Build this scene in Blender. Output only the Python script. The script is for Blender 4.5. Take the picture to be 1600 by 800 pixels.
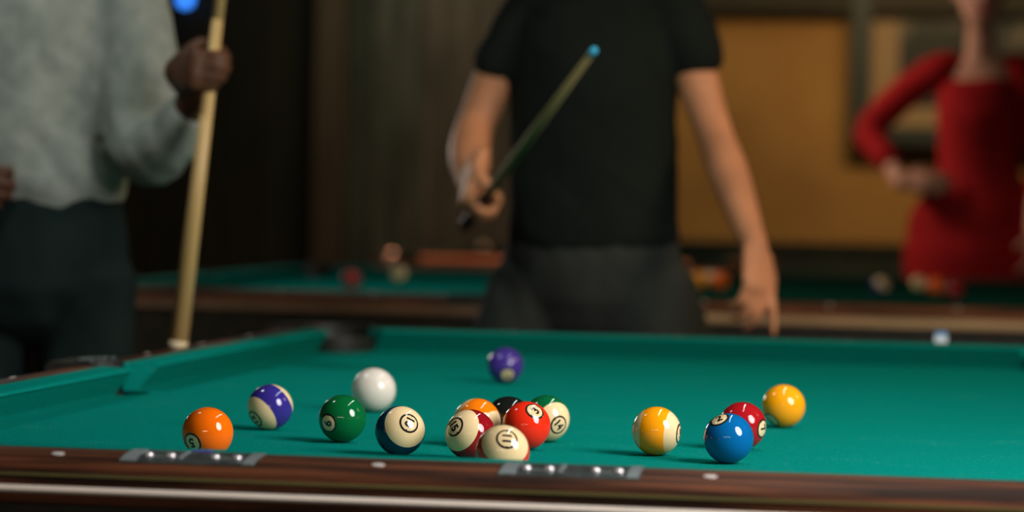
import bpy, bmesh, math, random
from mathutils import Vector, Matrix, noise
R_ = math.radians
for o in list(bpy.data.objects): bpy.data.objects.remove(o)
SC = bpy.context.scene
COL = SC.collection
random.seed(4)

# ------------------------------------------------------------------ camera
cam = bpy.data.cameras.new('camera'); cam_ob = bpy.data.objects.new('camera', cam); COL.objects.link(cam_ob)
rt = Vector((.98652, .16236, .01961)); fw = Vector((-.16206, .98656, -.0208)); rt.normalize()
fw = (fw - rt * fw.dot(rt)).normalized(); up = rt.cross(fw)
M = Matrix((rt, up, -fw)).transposed().to_4x4(); M.translation = Vector((.5657, -2.7764, 1.0585))
cam_ob.matrix_world = M
cam.sensor_width = 36; cam.lens = 4495.5 / 1600 * 36
cam.dof.use_dof = True; cam.dof.focus_distance = 3.27; cam.dof.aperture_fstop = 3.4
cam.clip_start = .05
SC.camera = cam_ob

# ------------------------------------------------------------------ world, lights, exposure
SC.view_settings.view_transform = 'Standard'; SC.view_settings.look = 'None'
SC.view_settings.gamma = 1; SC.view_settings.exposure = 0.0
SC.view_settings.use_curve_mapping = False
w = bpy.data.worlds.new('world'); SC.world = w; w.use_nodes = True
w.node_tree.nodes['Background'].inputs[0].default_value = (.5, .6, .5, 1)
w.node_tree.nodes['Background'].inputs[1].default_value = 0.06

def area(name, loc, target, sx, sy, power, col, shape='RECTANGLE', spread=180, roll=0):
    l = bpy.data.lights.new(name, 'AREA'); l.shape = shape; l.size = sx; l.size_y = sy
    l.energy = power; l.color = col; l.spread = R_(spread)
    o = bpy.data.objects.new(name, l); COL.objects.link(o)
    d = Vector(target) - Vector(loc)
    o.matrix_world = Matrix.Translation(loc) @ d.to_track_quat('-Z', 'Y').to_matrix().to_4x4() @ Matrix.Rotation(roll, 4, 'Z')
    return o
def point(name, loc, power, col, r=.05):
    l = bpy.data.lights.new(name, 'POINT'); l.energy = power; l.color = col; l.shadow_soft_size = r
    o = bpy.data.objects.new(name, l); COL.objects.link(o); o.location = loc
    return o
area('softbox_light', (1.65, -.25, 1.85), (.15, .7, .79), 1.0, 1.35, 31, (1, .93, .92), 'ELLIPSE', 120)
area('back_window_light', (-4.5, 8.0, 2.05), (-.1, .5, .79), 2.2, .7, 7, (1, .93, .84), spread=60)
area('table_tube_light', (.35, 1.1, 2.0), (.35, 1.1, .79), .035, 1.5, 5, (.95, 1, .95))
for k, x in enumerate((-1.1, -.3, .5, 1.2)):
    point('front_bulb_light', (x, -4.6, 1.72), 20, (1, .86, .74), .09)
area('arm_fill_light', (2.3, 1.7, 2.3), (-.1, 3.0, 1.2), .8, .5, 11, (1, .68, .42), spread=100)  # added warm fill from the right for the man's arms
area('sweater_fill_light', (-1.5, 1.2, 2.9), (-1.1, 1.9, 1.3), .35, .25, 5, (.95, 1, .95), spread=100)  # added fill above the left man to brighten his sweater
area('plaster_fill_light', (.3, 10.2, 2.75), (.1, 12.2, 1.3), 1.2, .4, 17, (1, .72, .38), spread=140)  # added warm fill for the ochre wall
area('dress_light', (-1.2, 7.2, 2.2), (.4, 7.5, 1.3), .5, .3, 9, (1, .8, .6), spread=110)  # unseen light added to pick out the left of the dress
area('plank_fill_light', (-2.2, 11.1, 2.9), (-2.1, 12.2, 1.4), .8, .3, 4, (.85, 1, .75), spread=140)  # added fill that brightens the barn boards
area('far_table_light', (-1.2, 9.8, 2.3), (-1.3, 9.6, .8), .3, 1.2, 14, (1, .6, .4), spread=120)
area('second_table_light', (-1.25, 5.9, 2.4), (-1.25, 5.9, .8), .3, .8, 3, (.9, 1, .9), spread=110)
area('rail_strip_fill_light', (.5, 3.55, 2.6), (.6, 4.4, .78), .8, .3, 9, (1, .85, .6), spread=110)  # added fill, set forward of the table to brighten its front strip

# ------------------------------------------------------------------ material helpers
def nt(name, col=(1, 1, 1), rough=.5, metal=0, spec=.5, coat=0, emit=None):
    m = bpy.data.materials.new(name); m.use_nodes = True
    b = m.node_tree.nodes['Principled BSDF']
    b.inputs['Base Color'].default_value = (*col, 1); b.inputs['Roughness'].default_value = rough
    b.inputs['Metallic'].default_value = metal; b.inputs['Specular IOR Level'].default_value = spec
    b.inputs['Coat Weight'].default_value = coat; b.inputs['Coat Roughness'].default_value = .03
    if emit: b.inputs['Emission Color'].default_value = (*emit[0], 1); b.inputs['Emission Strength'].default_value = emit[1]
    return m
def noisy(m, c1, c2, scale=5, vec=(1, 1, 1), lo=.35, hi=.65, detail=4, bump=0, bscale=None, bdist=.001, coord='Object'):
    t = m.node_tree; N = t.nodes; L = t.links; b = N['Principled BSDF']
    tc = N.new('ShaderNodeTexCoord'); mp = N.new('ShaderNodeMapping'); mp.inputs['Scale'].default_value = vec
    L.new(tc.outputs[coord], mp.inputs[0])
    n = N.new('ShaderNodeTexNoise'); n.inputs['Scale'].default_value = scale; n.inputs['Detail'].default_value = detail
    L.new(mp.outputs[0], n.inputs['Vector'])
    r = N.new('ShaderNodeValToRGB'); r.color_ramp.elements[0].position = lo; r.color_ramp.elements[1].position = hi
    r.color_ramp.elements[0].color = (*c1, 1); r.color_ramp.elements[1].color = (*c2, 1)
    L.new(n.outputs[0], r.inputs[0]); L.new(r.outputs[0], b.inputs['Base Color'])
    if bump:
        n2 = N.new('ShaderNodeTexNoise'); n2.inputs['Scale'].default_value = bscale or scale; n2.inputs['Detail'].default_value = 3
        L.new(mp.outputs[0], n2.inputs['Vector'])
        bp = N.new('ShaderNodeBump'); bp.inputs['Strength'].default_value = bump; bp.inputs['Distance'].default_value = bdist
        L.new(n2.outputs[0], bp.inputs['Height']); L.new(bp.outputs[0], b.inputs['Normal'])
    return m

def cloth_mat(name, c):
    m = nt(name, c, 1, spec=0)
    dark = tuple(v * .80 for v in c); light = (c[0] + .002, c[1] * 1.22, c[2] * 1.22)
    noisy(m, dark, light, 420, lo=.3, hi=.7, detail=5, bump=.5, bscale=700, bdist=.0006)
    t = m.node_tree; N = t.nodes; L = t.links; b = N['Principled BSDF']
    # chalk dust specks and pale scuffs lying on the cloth
    tc = N.new('ShaderNodeTexCoord')
    v = N.new('ShaderNodeTexNoise'); v.inputs['Scale'].default_value = 330; v.inputs['Detail'].default_value = 1
    big = N.new('ShaderNodeTexNoise'); big.inputs['Scale'].default_value = 9
    L.new(tc.outputs['Object'], v.inputs['Vector']); L.new(tc.outputs['Object'], big.inputs['Vector'])
    a = N.new('ShaderNodeMath'); a.operation = 'MULTIPLY_ADD'; a.inputs[1].default_value = .3
    L.new(big.outputs[0], a.inputs[0]); L.new(v.outputs[0], a.inputs[2])
    r = N.new('ShaderNodeMapRange'); r.inputs[1].default_value = .86; r.inputs[2].default_value = .96; r.inputs[4].default_value = .45
    L.new(a.outputs[0], r.inputs[0])
    src = b.inputs['Base Color'].links[0].from_socket
    mx = N.new('ShaderNodeMix'); mx.data_type = 'RGBA'; mx.inputs['B'].default_value = (.25, .5, .42, 1)
    L.new(r.outputs[0], mx.inputs['Factor']); L.new(src, mx.inputs['A']); L.new(mx.outputs['Result'], b.inputs['Base Color'])
    return m
def wood_mat(name, c1, c2, axis, rough=.6, scale=14, coat=0):
    m = nt(name, c1, rough, coat=coat, spec=.15)
    vec = [1, 1, 1]; vec[axis] = .07
    vec = tuple(v * 4 for v in vec)
    noisy(m, c1, c2, scale, vec, .38, .66, 6, .15, 30, .0004)
    return m

TEAL = (.001, .20, .158)
cloth = cloth_mat('teal_cloth', TEAL)
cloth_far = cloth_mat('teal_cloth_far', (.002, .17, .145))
cloth_dark = cloth_mat('shaded_green_cloth', (.004, .045, .032))  # green darkened to hold the shade over the right background table
rose_x = wood_mat('rosewood_across', (.022, .009, .005), (.16, .052, .02), 0)
rose_y = wood_mat('rosewood_along', (.022, .009, .005), (.16, .052, .02), 1)
tan_x = wood_mat('tan_glint', (.26, .17, .09), (.42, .30, .17), 0, .4)  # tan tone stands in for warm glints along the table trim
red_x = wood_mat('red_light_streak', (.45, .14, .07), (.7, .28, .14), 0, .3)  # bright red puts the light streak on the far rail into its colour
black_lam = noisy(nt('black_laminate', (.02, .02, .015), .45, spec=.3), (.014, .015, .010), (.026, .024, .017), 30)
strip_shine = noisy(nt('cream_metal_shine', (.95, .86, .74), .3, .1), (.92, .82, .68), (.97, .89, .77), 40, (.05, 1, 1))  # pale cream stands in for the bright shine on the metal strip
brass = nt('dull_brass', (.30, .29, .12), .4, 1)
pearl = nt('pearl', (.75, .7, .66), .3)
black_rubber = nt('black_rubber', (.012, .012, .010), .45)
plate_m = noisy(nt('plate_grey', (.10, .13, .125), .28, .6), (.07, .095, .09), (.15, .18, .175), 30, (3, 1, 1))
plate_lt = nt('plate_window', (.30, .36, .36), .25, .3)
chrome = nt('chrome', (.85, .83, .85), .22, .6)
violet = nt('violet_enamel', (.10, .07, .45), .4)
ivory = nt('ivory_resin', (.80, .62, .33), .07, coat=1)
white_res = nt('white_resin', (.72, .67, .57), .30, coat=.25)
ink = nt('black_ink', (.012, .012, .012), .15, coat=.6)

# ------------------------------------------------------------------ mesh helpers
def obj(name, bm, mat, parent=None, smooth=False, loc=None):
    me = bpy.data.meshes.new(name); bm.normal_update(); bm.to_mesh(me); bm.free()
    for m in (mat if isinstance(mat, (list, tuple)) else [mat]): me.materials.append(m)
    if smooth: me.shade_smooth()
    o = bpy.data.objects.new(name, me); COL.objects.link(o)
    if parent: o.parent = parent
    if loc: o.location = loc
    return o
def tag(o, label, cat, group=None, kind=None):
    if label: o['label'] = label
    if cat: o['category'] = cat
    if group: o['group'] = group
    if kind: o['kind'] = kind
    return o
def thing(name, label, cat, loc=(0, 0, 0), group=None, rz=0):
    o = bpy.data.objects.new(name, None); COL.objects.link(o); o.location = loc; o.rotation_euler = (0, 0, rz)
    o.empty_display_size = .1
    return tag(o, label, cat, group)
def box(bm, x0, x1, y0, y1, z0, z1, bev=0):
    r = bmesh.ops.create_cube(bm, size=1)
    for v in r['verts']:
        v.co = Vector(((x0 + x1) / 2 + v.co.x * (x1 - x0), (y0 + y1) / 2 + v.co.y * (y1 - y0), (z0 + z1) / 2 + v.co.z * (z1 - z0)))
    if bev:
        es = list({e for v in r['verts'] for e in v.link_edges})
        bmesh.ops.bevel(bm, geom=es, offset=bev, segments=2, affect='EDGES')
def boxm(*a, bev=0):
    bm = bmesh.new(); box(bm, *a, bev=bev); return bm
def prism(bm, poly, z0, z1):
    b = [bm.verts.new((x, y, z0)) for x, y in poly]; t = [bm.verts.new((x, y, z1)) for x, y in poly]
    n = len(poly)
    for i in range(n): bm.faces.new((b[i], b[(i + 1) % n], t[(i + 1) % n], t[i]))
    ft = bm.faces.new(t); fb = bm.faces.new(b[::-1])
    bmesh.ops.triangulate(bm, faces=[ft, fb])
    bmesh.ops.recalc_face_normals(bm, faces=bm.faces)
def cyl(bm, p0, p1, r0, r1, seg=20):
    p0 = Vector(p0); p1 = Vector(p1); d = (p1 - p0).normalized()
    a = d.orthogonal().normalized(); b = d.cross(a)
    A = [bm.verts.new(p0 + (a * math.cos(t) + b * math.sin(t)) * r0) for t in [i * 2 * math.pi / seg for i in range(seg)]]
    B = [bm.verts.new(p1 + (a * math.cos(t) + b * math.sin(t)) * r1) for t in [i * 2 * math.pi / seg for i in range(seg)]]
    for i in range(seg): bm.faces.new((A[i], A[(i + 1) % seg], B[(i + 1) % seg], B[i]))
    bm.faces.new(A[::-1]); bm.faces.new(B)
def lathe(bm, prof, axis_o, seg=24):
    rings = []
    for r, z in prof:
        rings.append([bm.verts.new((axis_o[0] + max(r, 1e-5) * math.cos(t), axis_o[1] + max(r, 1e-5) * math.sin(t), z))
                      for t in [i * 2 * math.pi / seg for i in range(seg)]])
    for A, B in zip(rings, rings[1:]):
        for i in range(seg): bm.faces.new((A[i], A[(i + 1) % seg], B[(i + 1) % seg], B[i]))

# ------------------------------------------------------------------ room shell
def struct(name, bm, mat, parent=None):
    o = obj(name, bm, mat, parent)
    if not parent: o['kind'] = 'structure'
    return o
XL, XR, YF, YB, ZC = -5.0, 3.6, -5.2, 12.2, 3.1
floor_m = noisy(nt('dark_floor', (.03, .022, .016), .6), (.02, .016, .012), (.04, .03, .02), 12)
dark_wall = noisy(nt('dark_brown_wall', (.016, .012, .008), .8), (.030, .025, .016), (.045, .036, .022), 3)
ochre_m = noisy(nt('ochre_plaster', (.42, .20, .035), .85), (.34, .17, .045), (.44, .225, .06), 2.2, bump=.2, bscale=60)
wains_m = noisy(nt('dark_green_wainscot', (.012, .022, .015), .6), (.010, .018, .012), (.018, .028, .018), 6)
ceil_m = noisy(nt('dark_ceiling', (.02, .02, .017), .9), (.018, .018, .015), (.024, .023, .02), 3)
struct('floor', boxm(XL, XR, YF, YB, -.1, 0), floor_m)
struct('ceiling', boxm(XL, XR, YF, YB, ZC, ZC + .1), ceil_m)
struct('wall_left', boxm(XL - .1, XL, YF, YB, 0, ZC), dark_wall)
struct('wall_right', boxm(XR, XR + .1, YF, YB, 0, ZC), dark_wall)
struct('wall_front', boxm(XL, XR, YF - .1, YF, 0, ZC), dark_wall)
wb = struct('wall_back', boxm(XL, XR, YB, YB + .1, 0, ZC), dark_wall)
# the back wall: dark boards on the left, a post, weathered barn boards, then ochre plaster
struct('plaster', boxm(-1.05, XR, YB - .03, YB, .845, 2.03), ochre_m, wb)
struct('wainscot', boxm(-1.05, XR, YB - .05, YB, 0, .82), wains_m, wb)
struct('chair_rail', boxm(-1.05, XR, YB - .08, YB, .815, .85, bev=.006), wains_m, wb)
struct('valance', boxm(-1.05, XR, YB - .16, YB, 2.03, 2.5, bev=.01), dark_wall, wb)
barn = []
for i, (a, b) in enumerate([((.06, .05, .035), (.15, .13, .09)), ((.04, .042, .028), (.12, .125, .08)), ((.09, .06, .04), (.18, .12, .09)), ((.035, .03, .02), (.09, .09, .06))]):
    barn.append(noisy(nt('barn_board_%d' % i, a, .85), a, b, 5, (3, 3, .5), .35, .7, 6, .3, 30, .003))
darkb = [wood_mat('dark_board_%d' % i, (.030 + .005 * i, .026 + .004 * i, .018), (.048 + .006 * i, .040 + .004 * i, .026), 2, .6, coat=0) for i in range(2)]
x = -2.78; i = 0
while x < -1.06:
    wd = random.uniform(.11, .17)
    p = struct('plank', boxm(x, min(x + wd - .006, -1.055), YB - .035 - random.uniform(0, .012), YB, 0, ZC), barn[random.randrange(4)], wb)
    x += wd; i += 1
x = XL
while x < -2.98:
    struct('plank', boxm(x, min(x + .21, -2.96), YB - .03, YB, 0, ZC), darkb[i % 2], wb); x += .218; i += 1
struct('trim_1', boxm(-2.945, -2.79, YB - .16, YB, 0, ZC, bev=.01), noisy(nt('brown_post', (.05, .03, .018), .6), (.09, .055, .03), (.14, .085, .05), 4, (2, 2, .3)))

# ------------------------------------------------------------------ pool tables
CZ = .76            # height of the cloth
def mitre_loft(bm, prof, tf, s0, s1, k0, k1, n=1):
    """profile of (u, z) swept from s0(u) to s1(u); tf maps (u, s, z) to table space"""
    A = [bm.verts.new(tf(u, s0 - k0 * u, z)) for u, z in prof]
    B = [bm.verts.new(tf(u, s1 + k1 * u, z)) for u, z in prof]
    m = len(prof)
    for i in range(m): bm.faces.new((A[i], A[(i + 1) % m], B[(i + 1) % m], B[i]))
    fa = bm.faces.new(A[::-1]); fb = bm.faces.new(B)
    bmesh.ops.triangulate(bm, faces=[fa, fb])
    bmesh.ops.recalc_face_normals(bm, faces=bm.faces)
def pool_table(label, cx, y0, W, L, mats, name='pool_table', detail=False, sight_x=None, caps=False):
    clo, wx, wy, trim_m, trim_z = mats
    T = thing(name, label, 'pool table', (cx, y0 + L / 2, 0))
    H = L / 2; W2 = W / 2
    # bed with the six pocket cut-outs
    poly = []
    def arc(cxx, cyy, r, a0, a1, n=10):
        return [(cxx + r * math.cos(R_(a0 + (a1 - a0) * k / n)), cyy + r * math.sin(R_(a0 + (a1 - a0) * k / n))) for k in range(n + 1)]
    e = .045
    # counter-clockwise outline, pockets bite in
    q = []
    q += [(-W2 + .055, -H - e)] + [(W2 - .055, -H - e)] + arc(W2 + .012, -H - .012, .058, 200, 70)
    q += [(W2 + e, -H + .055)] + [(W2 + e, -.06)] + arc(W2 + .045, 0, .05, 235, 125) + [(W2 + e, .06), (W2 + e, H - .055)]
    q += arc(W2 + .012, H + .012, .058, -70, -200) + [(W2 - .055, H + e), (-W2 + .055, H + e)]
    q += arc(-W2 - .012, H + .012, .058, 20, -110) + [(-W2 - e, H - .055), (-W2 - e, .06)]
    q += arc(-W2 - .045, 0, .05, 55, -55) + [(-W2 - e, -.06), (-W2 - e, -H + .055)] + arc(-W2 - .012, -H - .012, .058, 110, -20)
    bm = bmesh.new(); prism(bm, q, CZ - .03, CZ)
    obj('bed', bm, clo, T)
    # cushions
    cp = [(0, CZ + .0375), (.0015, CZ + .0395), (.006, CZ + .041), (.03, CZ + .0415), (.0505, CZ + .042), (.0505, CZ - .001), (.03, CZ - .001), (.026, CZ + .006), (.004, CZ + .034)]
    wp = [(.051, CZ - .005), (.051, CZ + .0415), (.056, CZ + .0422), (.075, CZ + .0415), (.094, CZ + .0393), (.108, CZ + .0365), (.118, CZ + .0335), (.126, CZ + .029), (.130, CZ + .024), (.130, CZ - .005)]
    dc, ds = .085, .068
    S = []   # (tf, s0, s1, kind at s0, kind at s1, material)
    fE = lambda sg: (lambda u, s, z: (s, sg * (H + u), z))
    fS = lambda sg: (lambda u, s, z: (sg * (W2 + u), s, z))
    segs = [(fE(-1), -W2, W2, 'c', 'c', wx), (fE(1), -W2, W2, 'c', 'c', wx)]
    for sg in (-1, 1): segs += [(fS(sg), -H, 0, 'c', 's', wy), (fS(sg), 0, H, 's', 'c', wy)]
    for tf, a, b, ka, kb, wm in segs:
        d0 = dc if ka == 'c' else ds; d1 = dc if kb == 'c' else ds
        bm = bmesh.new()
        mitre_loft(bm, cp, tf, a + d0, b - d1, .8 if ka == 'c' else .32, .8 if kb == 'c' else .32)
        obj('cushion', bm, clo, T)
        bm = bmesh.new()
        mitre_loft(bm, wp, tf, a + (.045 if ka == 'c' else .062), b - (.045 if kb == 'c' else .062), 0, 0)
        obj('rail', bm, wm, T, smooth=False)
        # sights
        long_ = (ka != kb)
        ns = 3
        Ls = (b - a)
        step = Ls / 4 if ns == 3 else Ls / 4
        for k in (1, 2, 3):
            s = a + step * k
            if sight_x is not None and ka == kb: s = (k - 2) * .3175 + sight_x - cx
            bm = bmesh.new(); r = bmesh.ops.create_circle(bm, cap_ends=True, segments=20, radius=.0062)
            r2 = bmesh.ops.extrude_face_region(bm, geom=bm.faces[:])
            for v in bm.verts: v.co.z = 0
            for g in r2['geom']:
                if isinstance(g, bmesh.types.BMVert): g.co.z = .0008
            for v in bm.verts:
                u = .094 + v.co.y * .75; z = CZ + .0395 - (u - .094) * .18 + v.co.z
                v.co = Vector(tf(u, s + v.co.x, z))
            bmesh.ops.recalc_face_normals(bm, faces=bm.faces)
            obj('sight', bm, pearl, T)
    # pockets: a casting that closes the rail and a bucket below it
    for sx in (-1, 1):
        for sy in (-1, 1):
            P = []
            P += [(-.048, .132), (.09, .132), (.115, .122), (.127, .107), (.132, .09), (.132, -.048), (.052, -.048)]
            P += [(.008 + .076 * math.cos(R_(t)), .008 + .076 * math.sin(R_(t))) for t in range(-44, 135, 12)]
            P += [(-.048, .052)]
            bm = bmesh.new(); prism(bm, [(sx * (W2 + a), sy * (H + b)) for a, b in P], CZ - .02, CZ + .0465)
            es = [e for e in bm.edges if all(v.co.z > CZ + .04 for v in e.verts) and len(e.link_faces) == 2 and abs(e.calc_face_angle(0)) > .8]
            bmesh.ops.bevel(bm, geom=es, offset=.004, segments=2, affect='EDGES')
            pk = obj('pocket', bm, black_rubber, T)
            bm = bmesh.new(); lathe(bm, [(.0, CZ - .17), (.045, CZ - .165), (.06, CZ - .14), (.066, CZ - .03), (.068, CZ + .0), (.068, CZ + .03), (.0745, CZ + .042), (.078, CZ + .03), (.074, CZ - .14), (.04, CZ - .178), (0, CZ - .18)], (sx * (W2 + .012), sy * (H + .012)))
            bmesh.ops.delete(bm, geom=[f for f in bm.faces if f.calc_center_median().z > CZ - .03 and ((f.calc_center_median().x * sx < W2 - .005) or (f.calc_center_median().y * sy < H - .005))], context='FACES')
            obj('pocket_bucket', bm, black_rubber, pk, True)
        P = [(.052, -.066), (.132, -.066), (.132, .066), (.052, .066)] + [(.045 + .056 * math.cos(R_(t)), .056 * math.sin(R_(t))) for t in range(80, -81, -12)]
        bm = bmesh.new(); prism(bm, [(sx * (W2 + a), b) for a, b in P], CZ - .02, CZ + .0465)
        es = [e for e in bm.edges if all(v.co.z > CZ + .04 for v in e.verts) and len(e.link_faces) == 2 and abs(e.calc_face_angle(0)) > .8]
        bmesh.ops.bevel(bm, geom=es, offset=.004, segments=2, affect='EDGES')
        pk = obj('pocket', bm, black_rubber, T)
        bm = bmesh.new(); lathe(bm, [(.0, CZ - .17), (.045, CZ - .165), (.052, CZ - .14), (.054, CZ - .032), (.056, CZ - .032), (.056, CZ - .14), (.048, CZ - .175), (0, CZ - .18)], (sx * (W2 + .045), 0))
        obj('pocket_bucket', bm, black_rubber, pk, True)
        # chrome rim that runs round the pocket casting
        bm = bmesh.new()
        pts = [(sx * (W2 + .045 + .0585 * math.cos(R_(t))), .0585 * math.sin(R_(t)), CZ + .0475) for t in range(-72, 73, 12)]
        for a, b in zip(pts, pts[1:]): cyl(bm, a, b, .0022, .0022, 8)
        obj('pocket_rim', bm, plate_m, pk, True)
    # metal strips, skirt boards, legs
    def ring(nm, u0, u1, z0, z1, mt, bev=0):
        bm = bmesh.new(); X0, X1, Y0, Y1 = W2 + u0, W2 + u1, H + u0, H + u1
        box(bm, -X1, X1, -Y1, -Y0, z0, z1, bev); box(bm, -X1, X1, Y0, Y1, z0, z1, bev)
        box(bm, -X1, -X0, -Y0, Y0, z0, z1, bev); box(bm, X0, X1, -Y0, Y0, z0, z1, bev)
        return obj(nm, bm, mt, T)
    if detail:
        ring('brass_strip', .10, .1315, CZ + .0215, CZ + .0245, brass)
        ring('groove_strip', .10, .126, CZ + .013, CZ + .0215, black_lam)
    else:
        ring('groove_strip', .10, .126, CZ + .013, CZ + .0245, black_lam)
    if detail:   # half-round bead
        bm = bmesh.new(); hz = CZ + .0125 - trim_z / 2
        prof = [(.10, hz - trim_z / 2)] + [(.130 + .010 * math.cos(R_(t)), hz + trim_z / 2 * math.sin(R_(t))) for t in range(-90, 91, 15)] + [(.10, hz + trim_z / 2)]
        loops = []
        for sx, sy in ((-1, -1), (1, -1), (1, 1), (-1, 1)): loops.append([bm.verts.new((sx * (W2 + u), sy * (H + u), z)) for u, z in prof])
        for A, B in zip(loops, loops[1:] + loops[:1]):
            for i in range(len(prof)): bm.faces.new((A[i], B[i], B[(i + 1) % len(prof)], A[(i + 1) % len(prof)]))
        bmesh.ops.recalc_face_normals(bm, faces=bm.faces)
        obj('metal_strip', bm, trim_m, T)
    else: ring('metal_strip', .10, .134, CZ + .0125 - trim_z, CZ + .0125, trim_m, .001)
    for nm, a in (('skirt_board', (-W2 - .118, W2 + .118, -H - .118, -H - .098)), ('skirt_board', (-W2 - .118, W2 + .118, H + .098, H + .118)),
                  ('skirt_board', (-W2 - .118, -W2 - .098, -H - .098, H + .098)), ('skirt_board', (W2 + .098, W2 + .118, -H - .098, H + .098))):
        obj(nm, boxm(*a, CZ - .2, CZ + .0125 - trim_z * .5), mats[5] if len(mats) > 5 else black_lam, T)
    obj('cabinet', boxm(-W2 + .06, W2 - .06, -H + .06, H - .06, CZ - .32, CZ - .185), black_lam, T)
    for sx in (-1, 1):
        for sy in (-1, 1):
            bm = bmesh.new(); x, y = sx * (W2 - .12), sy * (H - .2)
            prism(bm, [(x - .09, y - .09), (x + .09, y - .09), (x + .09, y + .09), (x - .09, y + .09)], .04, CZ - .30)
            for v in bm.verts:
                if v.co.z < .2: v.co.x = x + (v.co.x - x) * .7; v.co.y = y + (v.co.y - y) * .7
            cyl(bm, (x, y, 0), (x, y, .042), .05, .04)
            obj('leg', bm, black_lam, T)
    if caps:
        for sx in (-1,):
            for sy in (-1, 1):
                bm = bmesh.new(); x, y = sx * (W2 + .095), sy * (H + .095)
                lathe(bm, [(.042, CZ + .02), (.042, CZ + .048), (.036, CZ + .056), (.02, CZ + .062), (0, CZ + .064)], (x, y), 20)
                obj('corner_cap', bm, copper, T, True)
    return T

copper = nt('copper_cap', (.9, .6, .45), .25, .8)
T1 = pool_table('teal pool table with rosewood rails in front, most of the balls on it', .04, 0, 1.35, 2.54, (cloth, rose_x, rose_y, strip_shine, .008), detail=True, sight_x=0.0)
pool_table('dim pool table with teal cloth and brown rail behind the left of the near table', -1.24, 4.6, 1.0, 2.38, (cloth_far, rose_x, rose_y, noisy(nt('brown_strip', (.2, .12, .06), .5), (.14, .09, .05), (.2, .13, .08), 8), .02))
pool_table('pool table with shaded green cloth and a tan glint coloured along its rail, in front of the person in red', .185, 4.58, 1.27, 2.54, (cloth_dark, rose_x, rose_y, tan_x, .022))
pool_table('farthest pool table, small, with a reddish light streak coloured into its rail, near the back wall', -1.19, 9.1, 1.22, 2.1, (cloth_dark, red_x, rose_y, red_x, .03), caps=True)

# score counters let into the near rail
HH = 1.27
def rail_pt(u, s, dz=0):   # near rail of T1 in table space
    pr = [(.056, .0422), (.075, .0415), (.094, .0393), (.108, .0365), (.118, .0335), (.126, .029)]
    for (a, za), (b, zb) in zip(pr, pr[1:]):
        if u <= b: z = za + (zb - za) * (u - a) / (b - a); break
    else: z = .029
    return Vector((s - .04, -HH - u, CZ + z + dz))
for n, (x0, x1) in enumerate(((-.252, -.118), (.118, .252))):
    def slab(xa, xb, ua, ub, h, mt, nm, par, seg=6):
        bm = bmesh.new(); rows = []
        for j in range(seg + 1):
            u = ua + (ub - ua) * j / seg
            rows.append([bm.verts.new(rail_pt(u, xa, h)), bm.verts.new(rail_pt(u, xb, h)), bm.verts.new(rail_pt(u, xb, -.001)), bm.verts.new(rail_pt(u, xa, -.001))])
        for A, B in zip(rows, rows[1:]):
            for i in range(4): bm.faces.new((A[i], B[i], B[(i + 1) % 4], A[(i + 1) % 4]))
        bm.faces.new(rows[0]); bm.faces.new(rows[-1][::-1])
        bmesh.ops.recalc_face_normals(bm, faces=bm.faces)
        return obj(nm, bm, mt, par)
    pl = slab(x0, x1, .058, .112, .0012, plate_m, 'score_counter', T1)
    pl['label'] = 'grey metal score counter with four round studs'
    slab(x0 + .001, x0 + .016, .060, .110, .0018, plate_lt, 'end_cap', pl)
    slab(x1 - .012, x1 - .001, .060, .110, .0018, plate_lt, 'end_cap', pl)
    slab(x0 + .056, x0 + .060, .066, .100, .0022, plate_lt, 'divider', pl)
    slab(x0 + .026, x0 + .046, .092, .095, .0017, plate_lt, 'slot', pl)
    slab(x1 - .044, x1 - .024, .092, .095, .0017, plate_lt, 'slot', pl)
    if n == 0: slab(x0 + .060, x0 + .078, .054, .062, .0022, violet, 'marker', pl)
    for dx in (.024, .046, .090, .112):
        bm = bmesh.new(); c = rail_pt(.090, x0 + dx, .001)
        lathe(bm, [(.0052, c.z), (.0052, c.z + .0016), (.0038, c.z + .0030), (0, c.z + .0034)], (c.x, c.y), 16)
        obj('stud', bm, chrome, pl, True)

# ------------------------------------------------------------------ balls
def sphere_bm(r, u=48, v=24):
    bm = bmesh.new(); bmesh.ops.create_uvsphere(bm, u_segments=u, v_segments=v, radius=r); return bm
BR = .028575
ball_me = bpy.data.meshes.new('ball'); bm = sphere_bm(BR, 64, 32); bm.to_mesh(ball_me); bm.free(); ball_me.shade_smooth()
def cap_bm(a, r, n=8, seg=40):
    bm = bmesh.new(); c = bm.verts.new((0, 0, r)); prev = None
    for k in range(1, n + 1):
        t = a * k / n
        ring = [bm.verts.new((r * math.sin(t) * math.cos(p), r * math.sin(t) * math.sin(p), r * math.cos(t))) for p in [i * 2 * math.pi / seg for i in range(seg)]]
        for i in range(seg):
            if prev: bm.faces.new((prev[i], ring[i], ring[(i + 1) % seg], prev[(i + 1) % seg]))
            else: bm.faces.new((c, ring[i], ring[(i + 1) % seg]))
        prev = ring
    return bm
def onto_sphere(bm, r):
    for v in bm.verts:
        x, y = v.co.x, v.co.y; d = math.hypot(x, y); t = d / BR
        v.co = Vector((r * math.sin(t) * x / d, r * math.sin(t) * y / d, r * math.cos(t))) if d > 1e-9 else Vector((0, 0, r))
_num = {}
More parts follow.
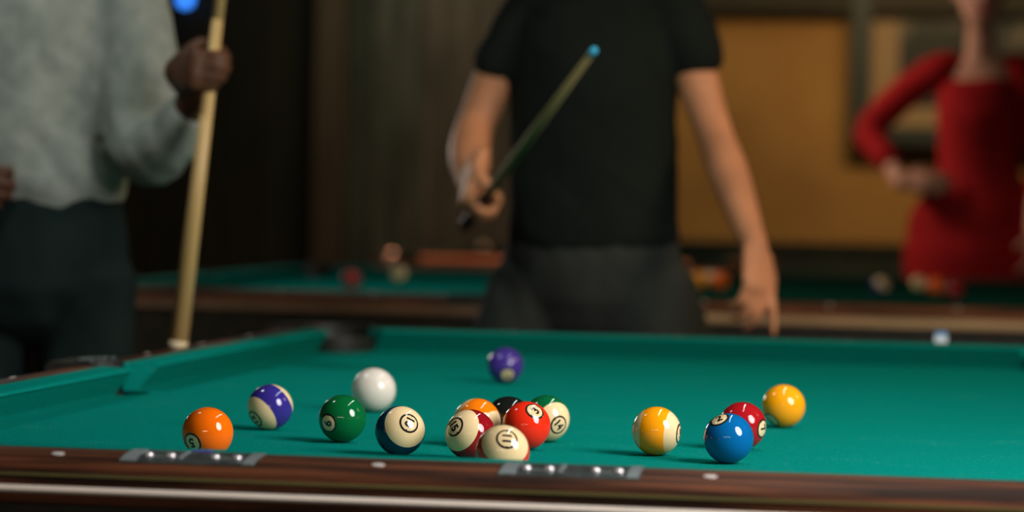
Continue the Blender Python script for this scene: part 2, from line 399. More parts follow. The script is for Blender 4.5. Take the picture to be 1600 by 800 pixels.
def number_mesh(txt):
    if txt in _num: return _num[txt]
    cu = bpy.data.curves.new('t', 'FONT'); cu.body = txt; cu.size = .0148 if len(txt) == 1 else .0132
    cu.align_x = 'CENTER'; cu.align_y = 'CENTER'; cu.offset = .0006; cu.resolution_u = 6
    to = bpy.data.objects.new('t', cu); COL.objects.link(to)
    dg = bpy.context.evaluated_depsgraph_get(); me = bpy.data.meshes.new_from_object(to.evaluated_get(dg))
    bpy.data.objects.remove(to)
    bm = bmesh.new(); bm.from_mesh(me)
    xs = [v.co.x for v in bm.verts]; ys = [v.co.y for v in bm.verts]
    mx, my = (min(xs) + max(xs)) / 2, (min(ys) + max(ys)) / 2
    sx = min(1, .0128 / (max(xs) - min(xs)))
    for v in bm.verts: v.co = Vector(((v.co.x - mx) * sx, v.co.y - my, 0))
    for _ in range(4):
        es = [e for e in bm.edges if e.calc_length() > .0011]
        if not es: break
        bmesh.ops.subdivide_edges(bm, edges=es, cuts=1); bmesh.ops.triangulate(bm, faces=bm.faces)
    # ring with its two small arrowheads
    r0, r1 = .0096, .0119; seg = 64; A = []; B = []
    for i in range(seg):
        t = i * 2 * math.pi / seg
        A.append(bm.verts.new((r0 * math.cos(t), r0 * math.sin(t), 0))); B.append(bm.verts.new((r1 * math.cos(t), r1 * math.sin(t), 0)))
    for i in range(seg): bm.faces.new((A[i], B[i], B[(i + 1) % seg], A[(i + 1) % seg]))
    for s in (-1, 1):
        a = [bm.verts.new((s * x, y, 0)) for x, y in ((.0104, -.0017), (.0104, .0017), (.0086, .0004), (.0086, -.0004))]
        bm.faces.new(a if s < 0 else a[::-1])
    onto_sphere(bm, BR * 1.0022)
    for f in bm.faces:
        if f.normal.dot(f.calc_center_median()) < 0: f.normal_flip()
    bm.normal_update()
    for f in bm.faces:
        if f.normal.dot(f.calc_center_median()) < 0: f.normal_flip()
    m = bpy.data.meshes.new('number'); bm.to_mesh(m); bm.free(); m.materials.append(ink); m.shade_smooth()
    _num[txt] = m; return m
disc_me = bpy.data.meshes.new('number_disc'); bm = cap_bm(.0112 / BR, BR * 1.001); bm.to_mesh(disc_me); bm.free(); disc_me.materials.append(ivory); disc_me.shade_smooth()
BC = {1: (.90, .36, .006), 2: (.002, .115, .33), 3: (.82, .028, .008), 4: (.055, .03, .24), 5: (.95, .16, .003), 6: (.002, .12, .03),
      7: (.36, .008, .012), 8: (.008, .011, .009), 9: (.92, .33, .004), 10: (.002, .045, .10), 11: (.62, .03, .015), 12: (.035, .025, .24), 13: (.90, .20, .004), 14: (.002, .12, .035), 15: (.26, .006, .010)}
def ball_mat(n):
    m = nt('ball_colour_%d' % n, BC[n], .05, coat=0)
    if n > 8:
        t = m.node_tree; N = t.nodes; L = t.links; b = N['Principled BSDF']
        tc = N.new('ShaderNodeTexCoord'); sp = N.new('ShaderNodeSeparateXYZ'); L.new(tc.outputs['Object'], sp.inputs[0])
        a = N.new('ShaderNodeMath'); a.operation = 'ABSOLUTE'; L.new(sp.outputs[2], a.inputs[0])
        r = N.new('ShaderNodeMapRange'); r.inputs[1].default_value = BR * .50 - .00015; r.inputs[2].default_value = BR * .50 + .00015
        L.new(a.outputs[0], r.inputs[0])
        mx = N.new('ShaderNodeMix'); mx.data_type = 'RGBA'; mx.inputs['A'].default_value = (*BC[n], 1); mx.inputs['B'].default_value = (.80, .62, .33, 1)
        L.new(r.outputs[0], mx.inputs['Factor']); L.new(mx.outputs['Result'], b.inputs['Base Color'])
    return m
ball_cache = {}
def pool_ball(n, x, y, nd, upd, label, group=None, tz=CZ, simple=False):
    if n not in ball_cache:
        me = ball_me.copy(); me.materials.append(ball_mat(n)); ball_cache[n] = me
    o = bpy.data.objects.new('pool_ball', ball_cache[n]); COL.objects.link(o)
    z = Vector(nd).normalized(); yv = Vector(upd); yv = (yv - z * yv.dot(z)).normalized(); xv = yv.cross(z)
    Mx = Matrix((xv, yv, z)).transposed().to_4x4(); Mx.translation = Vector((x, y, tz + BR)); o.matrix_world = Mx
    tag(o, label, 'ball', group)
    if not simple:
        for s in (0, 1):
            d = bpy.data.objects.new('number_disc', disc_me); COL.objects.link(d); d.parent = o
            d.matrix_local = Matrix.Rotation(math.pi * s, 4, 'Y')
            k = bpy.data.objects.new('number', number_mesh(str(n) if n not in (6, 9) else str(n))); COL.objects.link(k); k.parent = d
    return o
G = None
pool_ball(5, -.283, .326, (-.401, -.845, -.355), (.291, .25, -.924), 'solid orange number five ball, leftmost on the near table')
pool_ball(12, -.312, .725, (-.546, -.656, -.521), (-.582, .744, -.327), 'purple striped ball tilted over, between the solid orange and green balls')
pool_ball(6, -.187, .582, (-.436, -.888, -.148), (-.9, .428, .08), 'solid green number six ball in front of the white cue ball')
pool_ball(10, -.087, .436, (.531, -.749, .395), (.82, .338, -.462), 'dark blue striped number ten ball with its cream cap facing up')
pool_ball(15, -.002, .416, (-.524, -.767, .372), (.739, -.192, .646), 'maroon striped number fifteen ball at the left of the cluster')
pool_ball(11, .069, .214, (.281, -.769, .574), (.953, .293, -.076), 'red striped number eleven ball, nearest of the cluster, cream cap up')
pool_ball(3, .038, .567, (.442, -.573, .69), (-0.846, -0.011, 0.533), 'solid red number three ball in the middle of the cluster')
pool_ball(14, .044, .684, (.669, -.712, -.213), (.635, .399, .662), 'green striped number fourteen ball at the right back of the cluster')
pool_ball(4, -.183, 1.742, (.264, -.825, -.5), (.134, -.482, .866), 'solid purple ball lying alone toward the far rail')
pool_ball(9, .194, .55, (.991, -.118, -.065), (.07, .034, .997), 'yellow striped ball with an upright stripe, number on its right edge')
pool_ball(2, .284, .48, (-.358, -.446, .82), (-.232, .893, .385), 'solid blue ball with its number near the top')
pool_ball(7, .284, .671, (.917, -.392, -.068), (.378, .806, .455), 'solid maroon ball half hidden behind the solid blue ball')
pool_ball(1, .309, 1.024, (-.528, -.531, -.663), (-.683, -.199, .703), 'solid yellow ball, rightmost on the near table')
pool_ball(13, -.026, .594, (.8, -.366, -.476), (.435, -.192, .88), 'orange striped ball at the back left of the cluster')
pool_ball(8, .004, .643, (.9, -.3, -.35), (.007, .215, .977), 'black ball mostly hidden behind the red number three ball')
CR = .0301
bm = sphere_bm(CR, 64, 32); cb = obj('cue_ball', bm, white_res, None, True, (-.253, 1.068, CZ + CR)); tag(cb, 'plain white cue ball behind the solid green ball', 'ball')
# far tables
for n, x, y, nd, lb in ((1, -.374, 6.832, (0, .3, 1), 'yellow ball of the blurred trio beside the man\'s hanging hand'),
                    (14, -.345, 6.95, (.2, -.5, .9), 'green and cream striped ball in the blurred trio by the hanging hand'),
                    (5, -.300, 6.78, (0, .3, 1), 'orange ball of the blurred trio by the hanging hand'),
                    (12, .234, 6.67, (.5, -.6, .6), 'dim purple and cream striped ball alone on the shaded green cloth'),
                    (14, .350, 6.92, (.2, -.8, .5), 'cream striped ball at the left of the row before the woman'),
                    (5, .410, 6.80, (0, .3, 1), 'solid orange ball in the row before the woman'),
                    (7, .475, 6.45, (0, .3, 1), 'solid maroon ball at the right of the row before the woman'),
                    (7, -1.374, 5.97, (0, .3, 1), 'dim maroon ball on the teal cloth of the left background table'),
                    (14, -1.347, 6.58, (0, -.9, .5), 'greyish striped ball on the teal cloth of the left background table')):
    pool_ball(n, x, y, nd, (.1, .9, .2), lb, simple=False)

# chalk cube on the far rail
bm = boxm(-.011, .011, -.011, .011, 0, .011, bev=.0015)
ch = thing('chalk_cube', 'small blue chalk cube with white paper wrapper on the far rail', 'chalk', (.49, 2.609, CZ + .0427))
obj('wrapper', boxm(-.0115, .0115, -.0115, .0115, 0, .014, bev=.001), nt('white_paper', (.75, .85, .95), .7), ch)
obj('chalk', boxm(-.011, .011, -.011, .011, .012, .021, bev=.002), nt('blue_chalk', (.03, .25, .55), .9), ch)

# ------------------------------------------------------------------ cues
def cue(name, label, a, b, parts):
    a = Vector(a); b = Vector(b); d = (b - a); Ln = d.length
    T = thing(name, label, 'pool cue', a)
    T.rotation_mode = 'QUATERNION'; T.rotation_quaternion = d.to_track_quat('Z', 'Y')
    for nm, s0, s1, r0, r1, mt in parts:
        bm = bmesh.new(); cyl(bm, (0, 0, s0), (0, 0, s1), r0, r1, 24); obj(nm, bm, mt, T, True)
    return T
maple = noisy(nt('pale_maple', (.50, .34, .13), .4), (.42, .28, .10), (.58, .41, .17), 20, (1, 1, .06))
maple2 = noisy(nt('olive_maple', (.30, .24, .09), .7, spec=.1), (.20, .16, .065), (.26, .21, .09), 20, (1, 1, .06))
dark_butt = nt('dark_butt', (.02, .014, .01), .25)
blue_tip = nt('blue_tip', (.03, .35, .55), .8)
cue('pool_cue', 'pale wooden pool cue stood on the left rail, held upright by the person in grey', (-.742, 1.81, .794), (-.618, 1.90, 2.20),
    [('bumper', 0, .014, .0135, .0155, nt('cream_bumper', (.6, .52, .32), .6)), ('shaft', .014, .55, .0150, .0095, maple), ('upper_shaft', .55, 1.37, .0095, .0066, maple), ('ferrule', 1.37, 1.395, .0068, .0066, white_res), ('tip', 1.395, 1.408, .0066, .0055, blue_tip)])
_a = Vector((-.403, 2.74, 1.043)); _t = Vector((-.066, 1.85, 1.297)); _d = (_t - _a).normalized()
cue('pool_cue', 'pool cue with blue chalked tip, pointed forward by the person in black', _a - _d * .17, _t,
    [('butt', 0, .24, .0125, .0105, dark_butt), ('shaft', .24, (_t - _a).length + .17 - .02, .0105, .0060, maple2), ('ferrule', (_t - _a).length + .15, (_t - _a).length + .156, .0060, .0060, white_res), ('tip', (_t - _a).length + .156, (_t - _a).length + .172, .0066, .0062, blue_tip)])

# ------------------------------------------------------------------ people
def tube(bm, pts, rad, seg=14, side=None, n=5):
    """smooth tube through pts; rad: float or (a, b) with a along 'side'"""
    pts = [Vector(p) for p in pts]; rad = [(r, r) if not isinstance(r, (tuple, list)) else r for r in rad]
    P = []; Q = []
    for i in range(len(pts) - 1):
        p0 = pts[max(i - 1, 0)]; p1 = pts[i]; p2 = pts[i + 1]; p3 = pts[min(i + 2, len(pts) - 1)]
        r1 = rad[i]; r2 = rad[i + 1]
        for k in range(n):
            t = k / n
            P.append(.5 * ((2 * p1) + (p2 - p0) * t + (2 * p0 - 5 * p1 + 4 * p2 - p3) * t * t + (3 * p1 - p0 - 3 * p2 + p3) * t ** 3))
            s = t * t * (3 - 2 * t); Q.append((r1[0] + (r2[0] - r1[0]) * s, r1[1] + (r2[1] - r1[1]) * s))
    P.append(pts[-1]); Q.append(rad[-1])
    d0 = (P[1] - P[0]).normalized(); d1 = (P[-1] - P[-2]).normalized()
    m0 = min(Q[0]); m1 = min(Q[-1])
    P = [P[0] - d0 * m0 * .8, P[0] - d0 * m0 * .5] + P + [P[-1] + d1 * m1 * .5, P[-1] + d1 * m1 * .8]
    Q = [tuple(v * .35 for v in Q[0]), tuple(v * .8 for v in Q[0])] + Q + [tuple(v * .8 for v in Q[-1]), tuple(v * .35 for v in Q[-1])]
    s = Vector(side) if side is not None else d0.orthogonal()
    rings = []
    for i, p in enumerate(P):
        d = (P[min(i + 1, len(P) - 1)] - P[max(i - 1, 0)]).normalized()
        s = (s - d * s.dot(d)).normalized(); t = d.cross(s)
        rings.append([bm.verts.new(p + s * Q[i][0] * math.cos(a) + t * Q[i][1] * math.sin(a)) for a in [j * 2 * math.pi / seg for j in range(seg)]])
    for A, B in zip(rings, rings[1:]):
        for j in range(seg): bm.faces.new((A[j], A[(j + 1) % seg], B[(j + 1) % seg], B[j]))
    bm.faces.new(rings[0][::-1]); bm.faces.new(rings[-1])
def fuse(name, bm, mat, parent, voxel=.008, smooth=4, folds=None, tint=None):
    """union the overlapping limbs into one continuous surface"""
    bmesh.ops.recalc_face_normals(bm, faces=bm.faces)
    me = bpy.data.meshes.new('src'); bm.to_mesh(me); bm.free()
    o = bpy.data.objects.new('src', me); COL.objects.link(o)
    m = o.modifiers.new('r', 'REMESH'); m.mode = 'VOXEL'; m.voxel_size = voxel
    s = o.modifiers.new('s', 'SMOOTH'); s.factor = .5; s.iterations = smooth
    dg = bpy.context.evaluated_depsgraph_get()
    me2 = bpy.data.meshes.new_from_object(o.evaluated_get(dg)); bpy.data.objects.remove(o)
    if folds:
        amp, sc = folds
        for v, nn in zip(me2.vertices, [n.vector.copy() for n in me2.vertex_normals]):
            p = v.co
            if len(sc) == 3: q = Vector(((p.x + p.z * .8) * sc[0], p.y * sc[1], (p.z - p.x * .8) * sc[2]))
            else: q = Vector((p.x * sc[0], p.y * sc[1], p.z * sc[2])) + Vector((p.z, 0, p.x)) * sc[3]
            v.co = p + nn * amp * (noise.noise(q) + .5 * noise.noise(q * 2.3))
    me2.name = name; me2.materials.clear(); me2.materials.append(mat); me2.shade_smooth()
    o = bpy.data.objects.new(name, me2); COL.objects.link(o); o.parent = parent
    o.matrix_parent_inverse = parent.matrix_world.inverted() if parent else Matrix()
    return o
def hand(bm, wrist, fdir, palm_n, curls, thumb_sign, size=1.0, thumb_curl=25, spread=3):
    """palm and five separate fingers; fingers bend toward palm_n"""
    f = Vector(fdir).normalized(); n = Vector(palm_n); n = (n - f * n.dot(f)).normalized(); wv = f.cross(n) * thumb_sign   # wv points to the thumb side
    W = Vector(wrist); s = size
    tube(bm, [W - f * .02 * s, W + f * .03 * s, W + f * .07 * s, W + f * .088 * s], [(.026 * s, .019 * s), (.036 * s, .017 * s), (.041 * s, .015 * s), (.038 * s, .012 * s)], 16, wv)
    for k, (off, ln) in enumerate(((.029, .094), (.010, .102), (-.009, .096), (-.027, .077))):
        base = W + f * (.082 - abs(off - .005) * .25) * s + wv * off * s
        ang = 0; p = [base - f * .015 * s, base]; r = [.0095 * s, .0096 * s]
        c = curls[k]; sp = R_(spread) * off / .02
        ff = (f + wv * sp).normalized()
        for seg, fr in enumerate((.44, .30, .26)):
            ang += R_(c if seg else c * .8)
            d = ff * math.cos(ang) + n * math.sin(ang)
            p.append(p[-1] + d * ln * fr * s); r.append((.0088, .0080, .0066)[seg] * s)
        tube(bm, p, r, 10, wv, 4)
    b = W + f * .022 * s + wv * .024 * s
    d1 = (f * .62 + wv * .62 + n * .45).normalized(); c = R_(thumb_curl)
    d2 = (d1 * math.cos(c) - wv * math.sin(c) * .6 + n * math.sin(c) * .6).normalized()
    d3 = (d2 * math.cos(c) - wv * math.sin(c) * .8 + n * math.sin(c) * .4).normalized()
    tube(bm, [b - d1 * .01, b + d1 * .036 * s, b + d1 * .036 * s + d2 * .030 * s, b + d1 * .036 * s + d2 * .030 * s + d3 * .024 * s], [.014 * s, .0125 * s, .0105 * s, .0085 * s], 12, n, 4)
def head(bm, M4, s=1.0):
    sec = [(-.012, .040, .018, .018), (.0, .036, .034, .036), (.022, .026, .050, .056), (.05, .014, .060, .074), (.09, .004, .069, .088), (.13, -.006, .075, .097), (.17, -.010, .076, .098), (.205, -.012, .063, .080), (.226, -.012, .034, .045)]
    rings = []
    for z, cy, rx, ry in sec:
        rings.append([bm.verts.new(M4 @ Vector((rx * math.cos(t), cy + ry * math.sin(t), z)) ) for t in [j * 2 * math.pi / 24 for j in range(24)]])
    for A, B in zip(rings, rings[1:]):
        for j in range(24): bm.faces.new((A[j], A[(j + 1) % 24], B[(j + 1) % 24], B[j]))
    bm.faces.new(rings[0][::-1]); bm.faces.new(rings[-1])
    T = lambda *a: M4 @ Vector(a)
    tube(bm, [T(0, .082, .122), T(0, .098, .100), T(0, .107, .084), T(0, .090, .078)], [.008, .010, .013, .010], 10)
    for sg in (-1, 1):
        tube(bm, [T(sg * .012, .094, .122), T(sg * .034, .088, .126), T(sg * .052, .068, .122)], [.006, .007, .005], 8)
        tube(bm, [T(sg * .018, .084, .113), T(sg * .031, .087, .1165), T(sg * .045, .078, .113)], [.003, .0045, .003], 8)
        tube(bm, [T(sg * .018, .082, .101), T(sg * .031, .085, .0985), T(sg * .045, .076, .101)], [.003, .004, .003], 8)
        tube(bm, [T(sg * .076, -.004, .078), T(sg * .084, -.010, .105), T(sg * .080, -.006, .125)], [(.006, .010), (.007, .017), (.006, .013)], 10, M4.to_3x3() @ Vector((1, 0, 0)))
    tube(bm, [T(-.024, .072, .051), T(0, .084, .053), T(.024, .072, .051)], [.004, .006, .004], 8)
    tube(bm, [T(-.02, .072, .041), T(0, .083, .040), T(.02, .072, .041)], [.004, .0065, .004], 8)
def face_bits(M4, parent, lip_m, hair_m, long_hair):
    inv = parent.matrix_world.inverted()
    T = lambda *a: M4 @ Vector(a)
    for sg in (-1, 1):
        bm = sphere_bm(.0115, 16, 10); bmesh.ops.translate(bm, verts=bm.verts, vec=T(sg * .031, .0725, .108))
        e = obj('eye', bm, eye_m, parent, True); e.matrix_parent_inverse = inv
        bm = sphere_bm(.0060, 12, 8); bmesh.ops.translate(bm, verts=bm.verts, vec=T(sg * .031, .0795, .107))
        i = obj('iris', bm, iris_m, e, True)
    bm = bmesh.new(); tube(bm, [T(-.024, .0755, .046), T(-.008, .086, .0505), T(0, .0875, .0485), T(.008, .086, .0505), T(.024, .0755, .046)], [.0028, .0048, .0045, .0048, .0028], 8)
    tube(bm, [T(-.02, .0775, .043), T(0, .088, .0385), T(.02, .0775, .043)], [.003, .0055, .003], 8)
    l = obj('lips', bm, lip_m, parent, True); l.matrix_parent_inverse = inv
    bm = bmesh.new(); rings = []
    sec = [(.055, .5), (.09, .8), (.12, .95), (.15, 1.0), (.18, 1.0), (.21, .9), (.238, .55), (.246, .15)]
    for z, q in sec:
        front = .02 if z < .165 else .085 * q
        ring = []
        for t in [j * 2 * math.pi / 28 for j in range(28)]:
            x = .084 * q * math.cos(t); y = -.012 + (.104 * q) * math.sin(t)
            if y > front: y = front - (.0 if z > .165 else .02)
            ring.append(bm.verts.new(T(x, y, z)))
        rings.append(ring)
    for A, B in zip(rings, rings[1:]):
        for j in range(28): bm.faces.new((A[j], A[(j + 1) % 28], B[(j + 1) % 28], B[j]))
    bm.faces.new(rings[0][::-1]); bm.faces.new(rings[-1])
    if long_hair:
        tube(bm, [T(0, -.085, .17), T(0, -.12, .12), T(0, -.125, .03), T(0, -.11, -.06)], [(.05, .03), (.06, .035), (.055, .03), (.02, .015)], 14, M4.to_3x3() @ Vector((1, 0, 0)))
    fuse('hair', bm, hair_m, parent, .007, 3, (.004, (60, 60, 20, 0)))
eye_m = nt('eye_white', (.45, .43, .40), .3); iris_m = nt('iris_brown', (.05, .025, .012), .2)
def skin_mat(name, c):
    m = nt(name, c, .5); b = m.node_tree.nodes['Principled BSDF']
    noisy(m, tuple(v * .88 for v in c), tuple(min(1, v * 1.1) for v in c), 12, detail=3)
    b.inputs['Specular IOR Level'].default_value = .2; b.inputs['Subsurface Weight'].default_value = .1; b.inputs['Subsurface Radius'].default_value = (.02, .008, .004); b.inputs['Subsurface Scale'].default_value = .5
    return m
tan_skin = skin_mat('tan_skin', (.52, .235, .115)); brown_skin = skin_mat('brown_skin', (.085, .036, .018)); pink_skin = skin_mat('fair_skin', (.52, .27, .19))
def M_head(pos, yaw, pitch=0, s=1.0):
    return Matrix.Translation(pos) @ Matrix.Rotation(yaw, 4, 'Z') @ Matrix.Rotation(pitch, 4, 'X') @ Matrix.Scale(s, 4)
def shoes(parent, feet, mat, ydir=-1):
    for (x, y) in feet:
        bm = bmesh.new(); tube(bm, [(x, y + .05, .045), (x, y - .02, .05), (x, y - .10, .04), (x, y - .17, .032)], [(.036, .044), (.042, .046), (.048, .036), (.036, .028)], 14, (1, 0, 0))
        for v in bm.verts: v.co.z = max(v.co.z, .001)
        o = obj('shoe', bm, mat, parent, True); o.matrix_parent_inverse = parent.matrix_world.inverted()
leather = nt('dark_leather', (.02, .015, .012), .4)
def upd(): bpy.context.view_layer.update()

# --- the man in the black T-shirt behind the far rail
tee_m = noisy(nt('black_tee', (.010, .013, .010), .9, spec=.1), (.0065, .010, .008), (.009, .013, .0105), 6)
jean_m = noisy(nt('grey_jeans', (.040, .046, .040), .9, spec=.1), (.022, .027, .024), (.034, .040, .035), 7, (1, 1, .4))
P1 = thing('person', 'person in black T-shirt and grey jeans holding a cue behind the far rail', 'person', (-.22, 3.02, 0)); upd()
bm = bmesh.new()
tube(bm, [(-.222, 3.04, .93), (-.222, 3.04, 1.05), (-.222, 3.04, 1.2), (-.226, 3.05, 1.38), (-.232, 3.06, 1.47), (-.234, 3.05, 1.55), (-.234, 3.03, 1.62)], [(.14, .09), (.13, .08), (.145, .095), (.15, .10), (.11, .07), (.055, .055), (.052, .054)], 20, (1, 0, 0))
tube(bm, [(-.35, 3.04, 1.44), (-.405, 3.03, 1.35), (-.462, 3.01, 1.21), (-.462, 2.93, 1.14), (-.436, 2.82, 1.072)], [.05, .048, .039, .042, .026], 16)
tube(bm, [(-.08, 3.04, 1.465), (-.04, 3.03, 1.37), (.022, 3.0, 1.20), (.058, 2.93, 1.12), (.130, 2.775, .968)], [.05, .050, .038, .041, .026], 16)
for sx, kx in ((-.33, -.40), (-.11, -.04)):
    tube(bm, [(sx, 3.04, .9), (kx, 3.0, .5), (kx - .02 * (1 if kx < -.2 else -1), 3.05, .09)], [.075, .05, .035], 14)
hand(bm, (.130, 2.775, .968), (.018, -.055, -.12), (-.55, .6, .0), (4, 30, 36, 40), 1, 1.0, 14)
gc = Vector((-.403, 2.74, 1.043)); cdir = _d
gf = Vector((-.3, -.25, -1)); gf = (gf - cdir * gf.dot(cdir)).normalized()
gn = gf.cross(cdir); gn = gn if gn.x > 0 else -gn
gw = gc - gf * .075 - gn * .030
hand(bm, gw, gf, gn, (68, 72, 74, 76), 1 if gf.cross(gn).dot(cdir) > 0 else -1, .98, 45, 0)
tube(bm, [(-.436, 2.82, 1.085), (gw + Vector((-.436, 2.82, 1.085))) / 2, gw], [.026, .025, .024], 14)
H1 = M_head((-.234, 2.99, 1.605), math.pi + .2, R_(-14))
head(bm, H1)
B1 = fuse('body', bm, tan_skin, P1, .0058, 3)
face_bits(H1, P1, nt('lips_tan', (.35, .12, .08), .5), nt('dark_hair', (.02, .014, .01), .6, spec=.15), False)
bm = bmesh.new()
tube(bm, [(-.218, 3.03, .965), (-.222, 3.03, 1.02), (-.224, 3.03, 1.16), (-.226, 3.03, 1.32), (-.228, 3.05, 1.42), (-.232, 3.06, 1.475), (-.234, 3.05, 1.52)], [(.176, .125), (.174, .122), (.172, .120), (.178, .125), (.168, .11), (.125, .085), (.068, .066)], 24, (1, 0, 0))
tube(bm, [(-.34, 3.045, 1.45), (-.375, 3.04, 1.41), (-.425, 3.02, 1.325)], [.068, .062, .055], 18)
tube(bm, [(-.115, 3.045, 1.465), (-.065, 3.04, 1.43), (-.020, 3.02, 1.345)], [.07, .068, .062], 18)
fuse('t_shirt', bm, tee_m, P1, .009, 3, (.006, (7, 7, 10, 4)))
bm = bmesh.new()
tube(bm, [(-.222, 3.035, .99), (-.222, 3.035, .93), (-.222, 3.04, .86)], [(.172, .118), (.185, .128), (.185, .125)], 20, (1, 0, 0))
for sx, kx, fx in ((-.335, -.400, -.42), (-.105, -.045, -.02)):
    tube(bm, [(sx * .97 - .007, 3.04, .87), ((sx + kx * 2) / 3, 3.03, .72), (kx, 3.0, .50), (fx, 3.05, .10)], [.102, .100, .075, .06], 18)
fuse('jeans', bm, jean_m, P1, .010, 3, (.006, (12, 12, 8, 3)))
shoes(P1, ((-.42, 3.06), (-.02, 3.06)), leather)

# --- the man in the grey sweater at the left
knit_m = noisy(nt('grey_sweater', (.27, .29, .255), .95, spec=.1), (.19, .22, .19), (.26, .29, .25), 30, bump=.4, bscale=250, bdist=.002)
navy_m = noisy(nt('dark_trousers', (.010, .019, .017), .9, spec=.1), (.006, .013, .012), (.009, .018, .016), 6)
P2 = thing('person', 'person in grey sweater and dark trousers steadying a cue at the left rail', 'person', (-1.06, 2.1, 0)); upd()
bm = bmesh.new()
cx = -1.092
tube(bm, [(cx, 2.1, .95), (cx, 2.1, 1.08), (cx, 2.1, 1.25), (cx, 2.1, 1.42), (cx, 2.1, 1.5), (cx, 2.09, 1.58), (cx, 2.07, 1.65)], [(.13, .09), (.125, .08), (.14, .095), (.15, .10), (.11, .07), (.058, .058), (.055, .056)], 20, (1, 0, 0))
tube(bm, [(-.94, 2.08, 1.44), (-.885, 2.06, 1.30), (-.875, 2.03, 1.15), (-.80, 1.96, 1.155), (-.735, 1.885, 1.215)], [.05, .048, .040, .042, .028], 16)
tube(bm, [(-1.22, 2.1, 1.44), (-1.30, 2.10, 1.30), (-1.36, 2.07, 1.16), (-1.34, 1.97, 1.10), (-1.235, 1.94, 1.085)], [.05, .048, .040, .042, .028], 16)
for sx in (-.10, .10):
    tube(bm, [(cx + sx, 2.1, .9), (cx + sx * 1.2, 2.1, .5), (cx + sx * 1.2, 2.12, .09)], [.075, .05, .035], 14)
c0 = Vector((-.742, 1.81, .794)); c1 = Vector((-.618, 1.90, 2.20)); cd = (c1 - c0).normalized()
gc = c0 + cd * .462
gf = Vector((.55, -.75, .1)); gf = (gf - cd * gf.dot(cd)).normalized(); gn = gf.cross(cd); gn = gn if gn.x > 0 else -gn
gw = gc - gf * .070 - gn * .034
hand(bm, gw, gf, gn, (66, 74, 76, 78), 1 if gf.cross(gn).dot(cd) > 0 else -1, .96, 45, 0)
tube(bm, [(-.735, 1.885, 1.215), (Vector((-.735, 1.885, 1.215)) + gw) / 2, gw], [.028, .027, .026], 14)
hand(bm, (-1.235, 1.94, 1.085), (1, .12, -.25), (0, 1, 0), (14, 16, 18, 20), 1, 1.0, 10)
H2 = M_head((cx, 2.03, 1.645), math.pi - .5, R_(-10))
head(bm, H2)
fuse('body', bm, brown_skin, P2, .0058, 3)
face_bits(H2, P2, nt('lips_brown', (.10, .035, .028), .5), nt('black_hair', (.008, .007, .006), .7, spec=.15), False)
bm = bmesh.new()
tube(bm, [(cx + .005, 2.1, 1.045), (cx + .005, 2.1, 1.08), (cx, 2.1, 1.22), (cx, 2.1, 1.36), (cx, 2.1, 1.46), (cx, 2.1, 1.52), (cx, 2.09, 1.56)], [(.162, .118), (.168, .125), (.172, .128), (.186, .130), (.172, .11), (.125, .085), (.070, .068)], 24, (1, 0, 0))
tube(bm, [(-.97, 2.09, 1.45), (-.908, 2.07, 1.36), (-.885, 2.05, 1.25), (-.868, 2.02, 1.135), (-.805, 1.955, 1.14), (-.770, 1.92, 1.175)], [.072, .068, .066, .066, .054, .044], 18)
tube(bm, [(-1.18, 2.1, 1.45), (-1.25, 2.1, 1.36), (-1.30, 2.10, 1.28), (-1.37, 2.07, 1.16), (-1.32, 1.97, 1.11)], [.072, .068, .062, .058, .045], 18)
fuse('sweater', bm, knit_m, P2, .009, 3, (.007, (13, 4, 2.6)))
bm = bmesh.new()
tube(bm, [(cx + .005, 2.1, 1.06), (cx + .005, 2.1, .96), (cx + .005, 2.1, .88)], [(.155, .11), (.166, .118), (.17, .12)], 20, (1, 0, 0))
for sx in (-.088, .095):
    tube(bm, [(cx + sx, 2.1, .90), (cx + sx * 1.05, 2.1, .70), (cx + sx * 1.1, 2.08, .48), (cx + sx * 1.2, 2.12, .10)], [.092, .084, .068, .058], 18)
fuse('trousers', bm, navy_m, P2, .010, 3, (.005, (10, 10, 6, 3)))
shoes(P2, ((cx - .11, 2.12), (cx + .12, 2.12)), leather)

# --- the woman in the red dress
dress_m = noisy(nt('red_dress', (.42, .008, .010), .85, spec=.1), (.24, .006, .008), (.32, .010, .012), 5)
P3 = thing('person', 'person in a red dress with one hand on the hip behind the shaded green table', 'person', (.54, 7.55, 0)); upd()
wx_, wy_ = .54, 7.56
bm = bmesh.new()
tube(bm, [(wx_, wy_, .86), (wx_, wy_, 1.0), (wx_, wy_, 1.2), (wx_, wy_, 1.42), (wx_, wy_, 1.545), (wx_ - .005, wy_ - .01, 1.60), (wx_ - .005, wy_ - .03, 1.70)], [(.17, .11), (.16, .10), (.115, .085), (.135, .10), (.125, .06), (.052, .052), (.047, .05)], 20, (1, 0, 0))
tube(bm, [(.42, 7.56, 1.545), (.30, 7.58, 1.47), (.155, 7.58, 1.325), (.20, 7.50, 1.235), (.275, 7.40, 1.135)], [.048, .044, .037, .039, .026], 16)
tube(bm, [(.66, 7.56, 1.545), (.73, 7.56, 1.40), (.76, 7.53, 1.22), (.75, 7.48, 1.10), (.73, 7.43, .98)], [.048, .044, .037, .038, .025], 16)
hand(bm, (.275, 7.40, 1.135), (1, -.1, .0), (-.1, .8, -.3), (16, 18, 20, 22), 1, 1.04, 10)
hand(bm, (.73, 7.43, .98), (0, -.1, -1), (-1, .1, 0), (18, 22, 26, 30), -1, .95, 20)
for sx in (-.10, .10):
    tube(bm, [(wx_ + sx, wy_, .9), (wx_ + sx, wy_ - .01, .55), (wx_ + sx, wy_ + .02, .35), (wx_ + sx, wy_ + .04, .12)], [.085, .052, .05, .03], 14)
H3 = M_head((wx_ - .008, wy_ - .075, 1.69), math.pi + .12, R_(0), 1.13)
head(bm, H3)
fuse('body', bm, pink_skin, P3, .0065, 3)
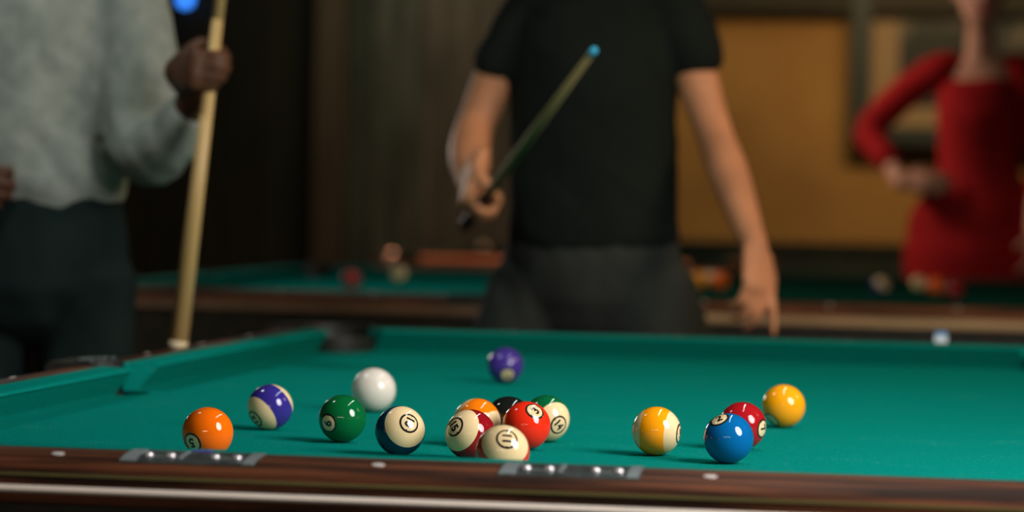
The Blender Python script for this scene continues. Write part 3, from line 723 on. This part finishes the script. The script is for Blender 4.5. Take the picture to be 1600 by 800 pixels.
face_bits(H3, P3, nt('lips_red', (.5, .05, .05), .4), nt('brown_hair', (.05, .025, .012), .5, spec=.15), True)
bm = bmesh.new()
tube(bm, [(wx_, wy_, .55), (wx_, wy_, .72), (wx_, wy_, .88), (wx_, wy_, 1.0), (wx_, wy_, 1.2), (wx_, wy_, 1.36), (wx_, wy_, 1.44), (wx_, wy_ + .01, 1.50)], [(.22, .15), (.25, .165), (.262, .17), (.245, .155), (.142, .115), (.155, .135), (.155, .115), (.13, .075)], 26, (1, 0, 0))
tube(bm, [(.455, 7.56, 1.545), (.40, 7.565, 1.54), (.30, 7.58, 1.475), (.155, 7.585, 1.325), (.20, 7.50, 1.235), (.222, 7.465, 1.205)], [.050, .062, .060, .056, .052, .048], 18)
tube(bm, [(.625, 7.56, 1.545), (.67, 7.565, 1.53), (.73, 7.56, 1.40), (.762, 7.53, 1.22), (.752, 7.48, 1.12)], [.050, .062, .060, .056, .048], 18)
fuse('dress', bm, dress_m, P3, .010, 3, (.006, (7, 7, 6, 4)))
shoes(P3, ((wx_ - .10, wy_ + .02), (wx_ + .10, wy_ + .02)), nt('red_leather', (.2, .01, .01), .3))

# ------------------------------------------------------------------ picture on the ochre wall
PF = thing('framed_picture', 'large dark framed picture with cream mat on the ochre wall behind the woman', 'picture', (.9, YB - .03, 1.7))
fm = nt('dark_green_frame', (.018, .028, .022), .5)
x0, x1, z0, z1 = -.13, 1.5, 1.36, 2.6
for a in ((x0, x0 + .10, z0, z1), (x1 - .1, x1, z0, z1), (x0 + .1, x1 - .1, z0, z0 + .09), (x0 + .1, x1 - .1, z1 - .09, z1)):
    o = obj('frame', boxm(a[0] - .9, a[1] - .9, -.17, -.01, a[2] - 1.7, a[3] - 1.7, bev=.004), fm, PF)
obj('mat', boxm(x0 + .1 - .9, x1 - 1.0, -.03, -.015, z0 + .09 - 1.7, z1 - .09 - 1.7), nt('cream_mat', (.36, .24, .13), .8), PF)
pm = nt('dark_print', (.02, .025, .02), .6); noisy(pm, (.012, .016, .012), (.22, .18, .13), 2.2, (1, 1, 1.6), .48, .62, 3)
obj('print', boxm(x0 + .24 - .9, x1 - .24 - .9, -.036, -.03, z0 + .20 - 1.7, z1 - .2 - 1.7), pm, PF)

# ------------------------------------------------------------------ blue lamp on the dark wall
BL = thing('wall_lamp', 'small glowing blue lamp high on the dark back wall', 'lamp', (-3.66, YB - .03, 2.07))
obj('globe', sphere_bm(.034, 24, 12), nt('blue_glow', (.05, .2, .6), .3, emit=((.04, .25, 1.0), 3)), BL, True, (0, -.10, 0))
bm = bmesh.new(); cyl(bm, (0, 0, 0), (0, -.06, 0), .012, .012); cyl(bm, (0, 0, 0), (0, -.012, 0), .035, .035); obj('bracket', bm, black_rubber, BL)
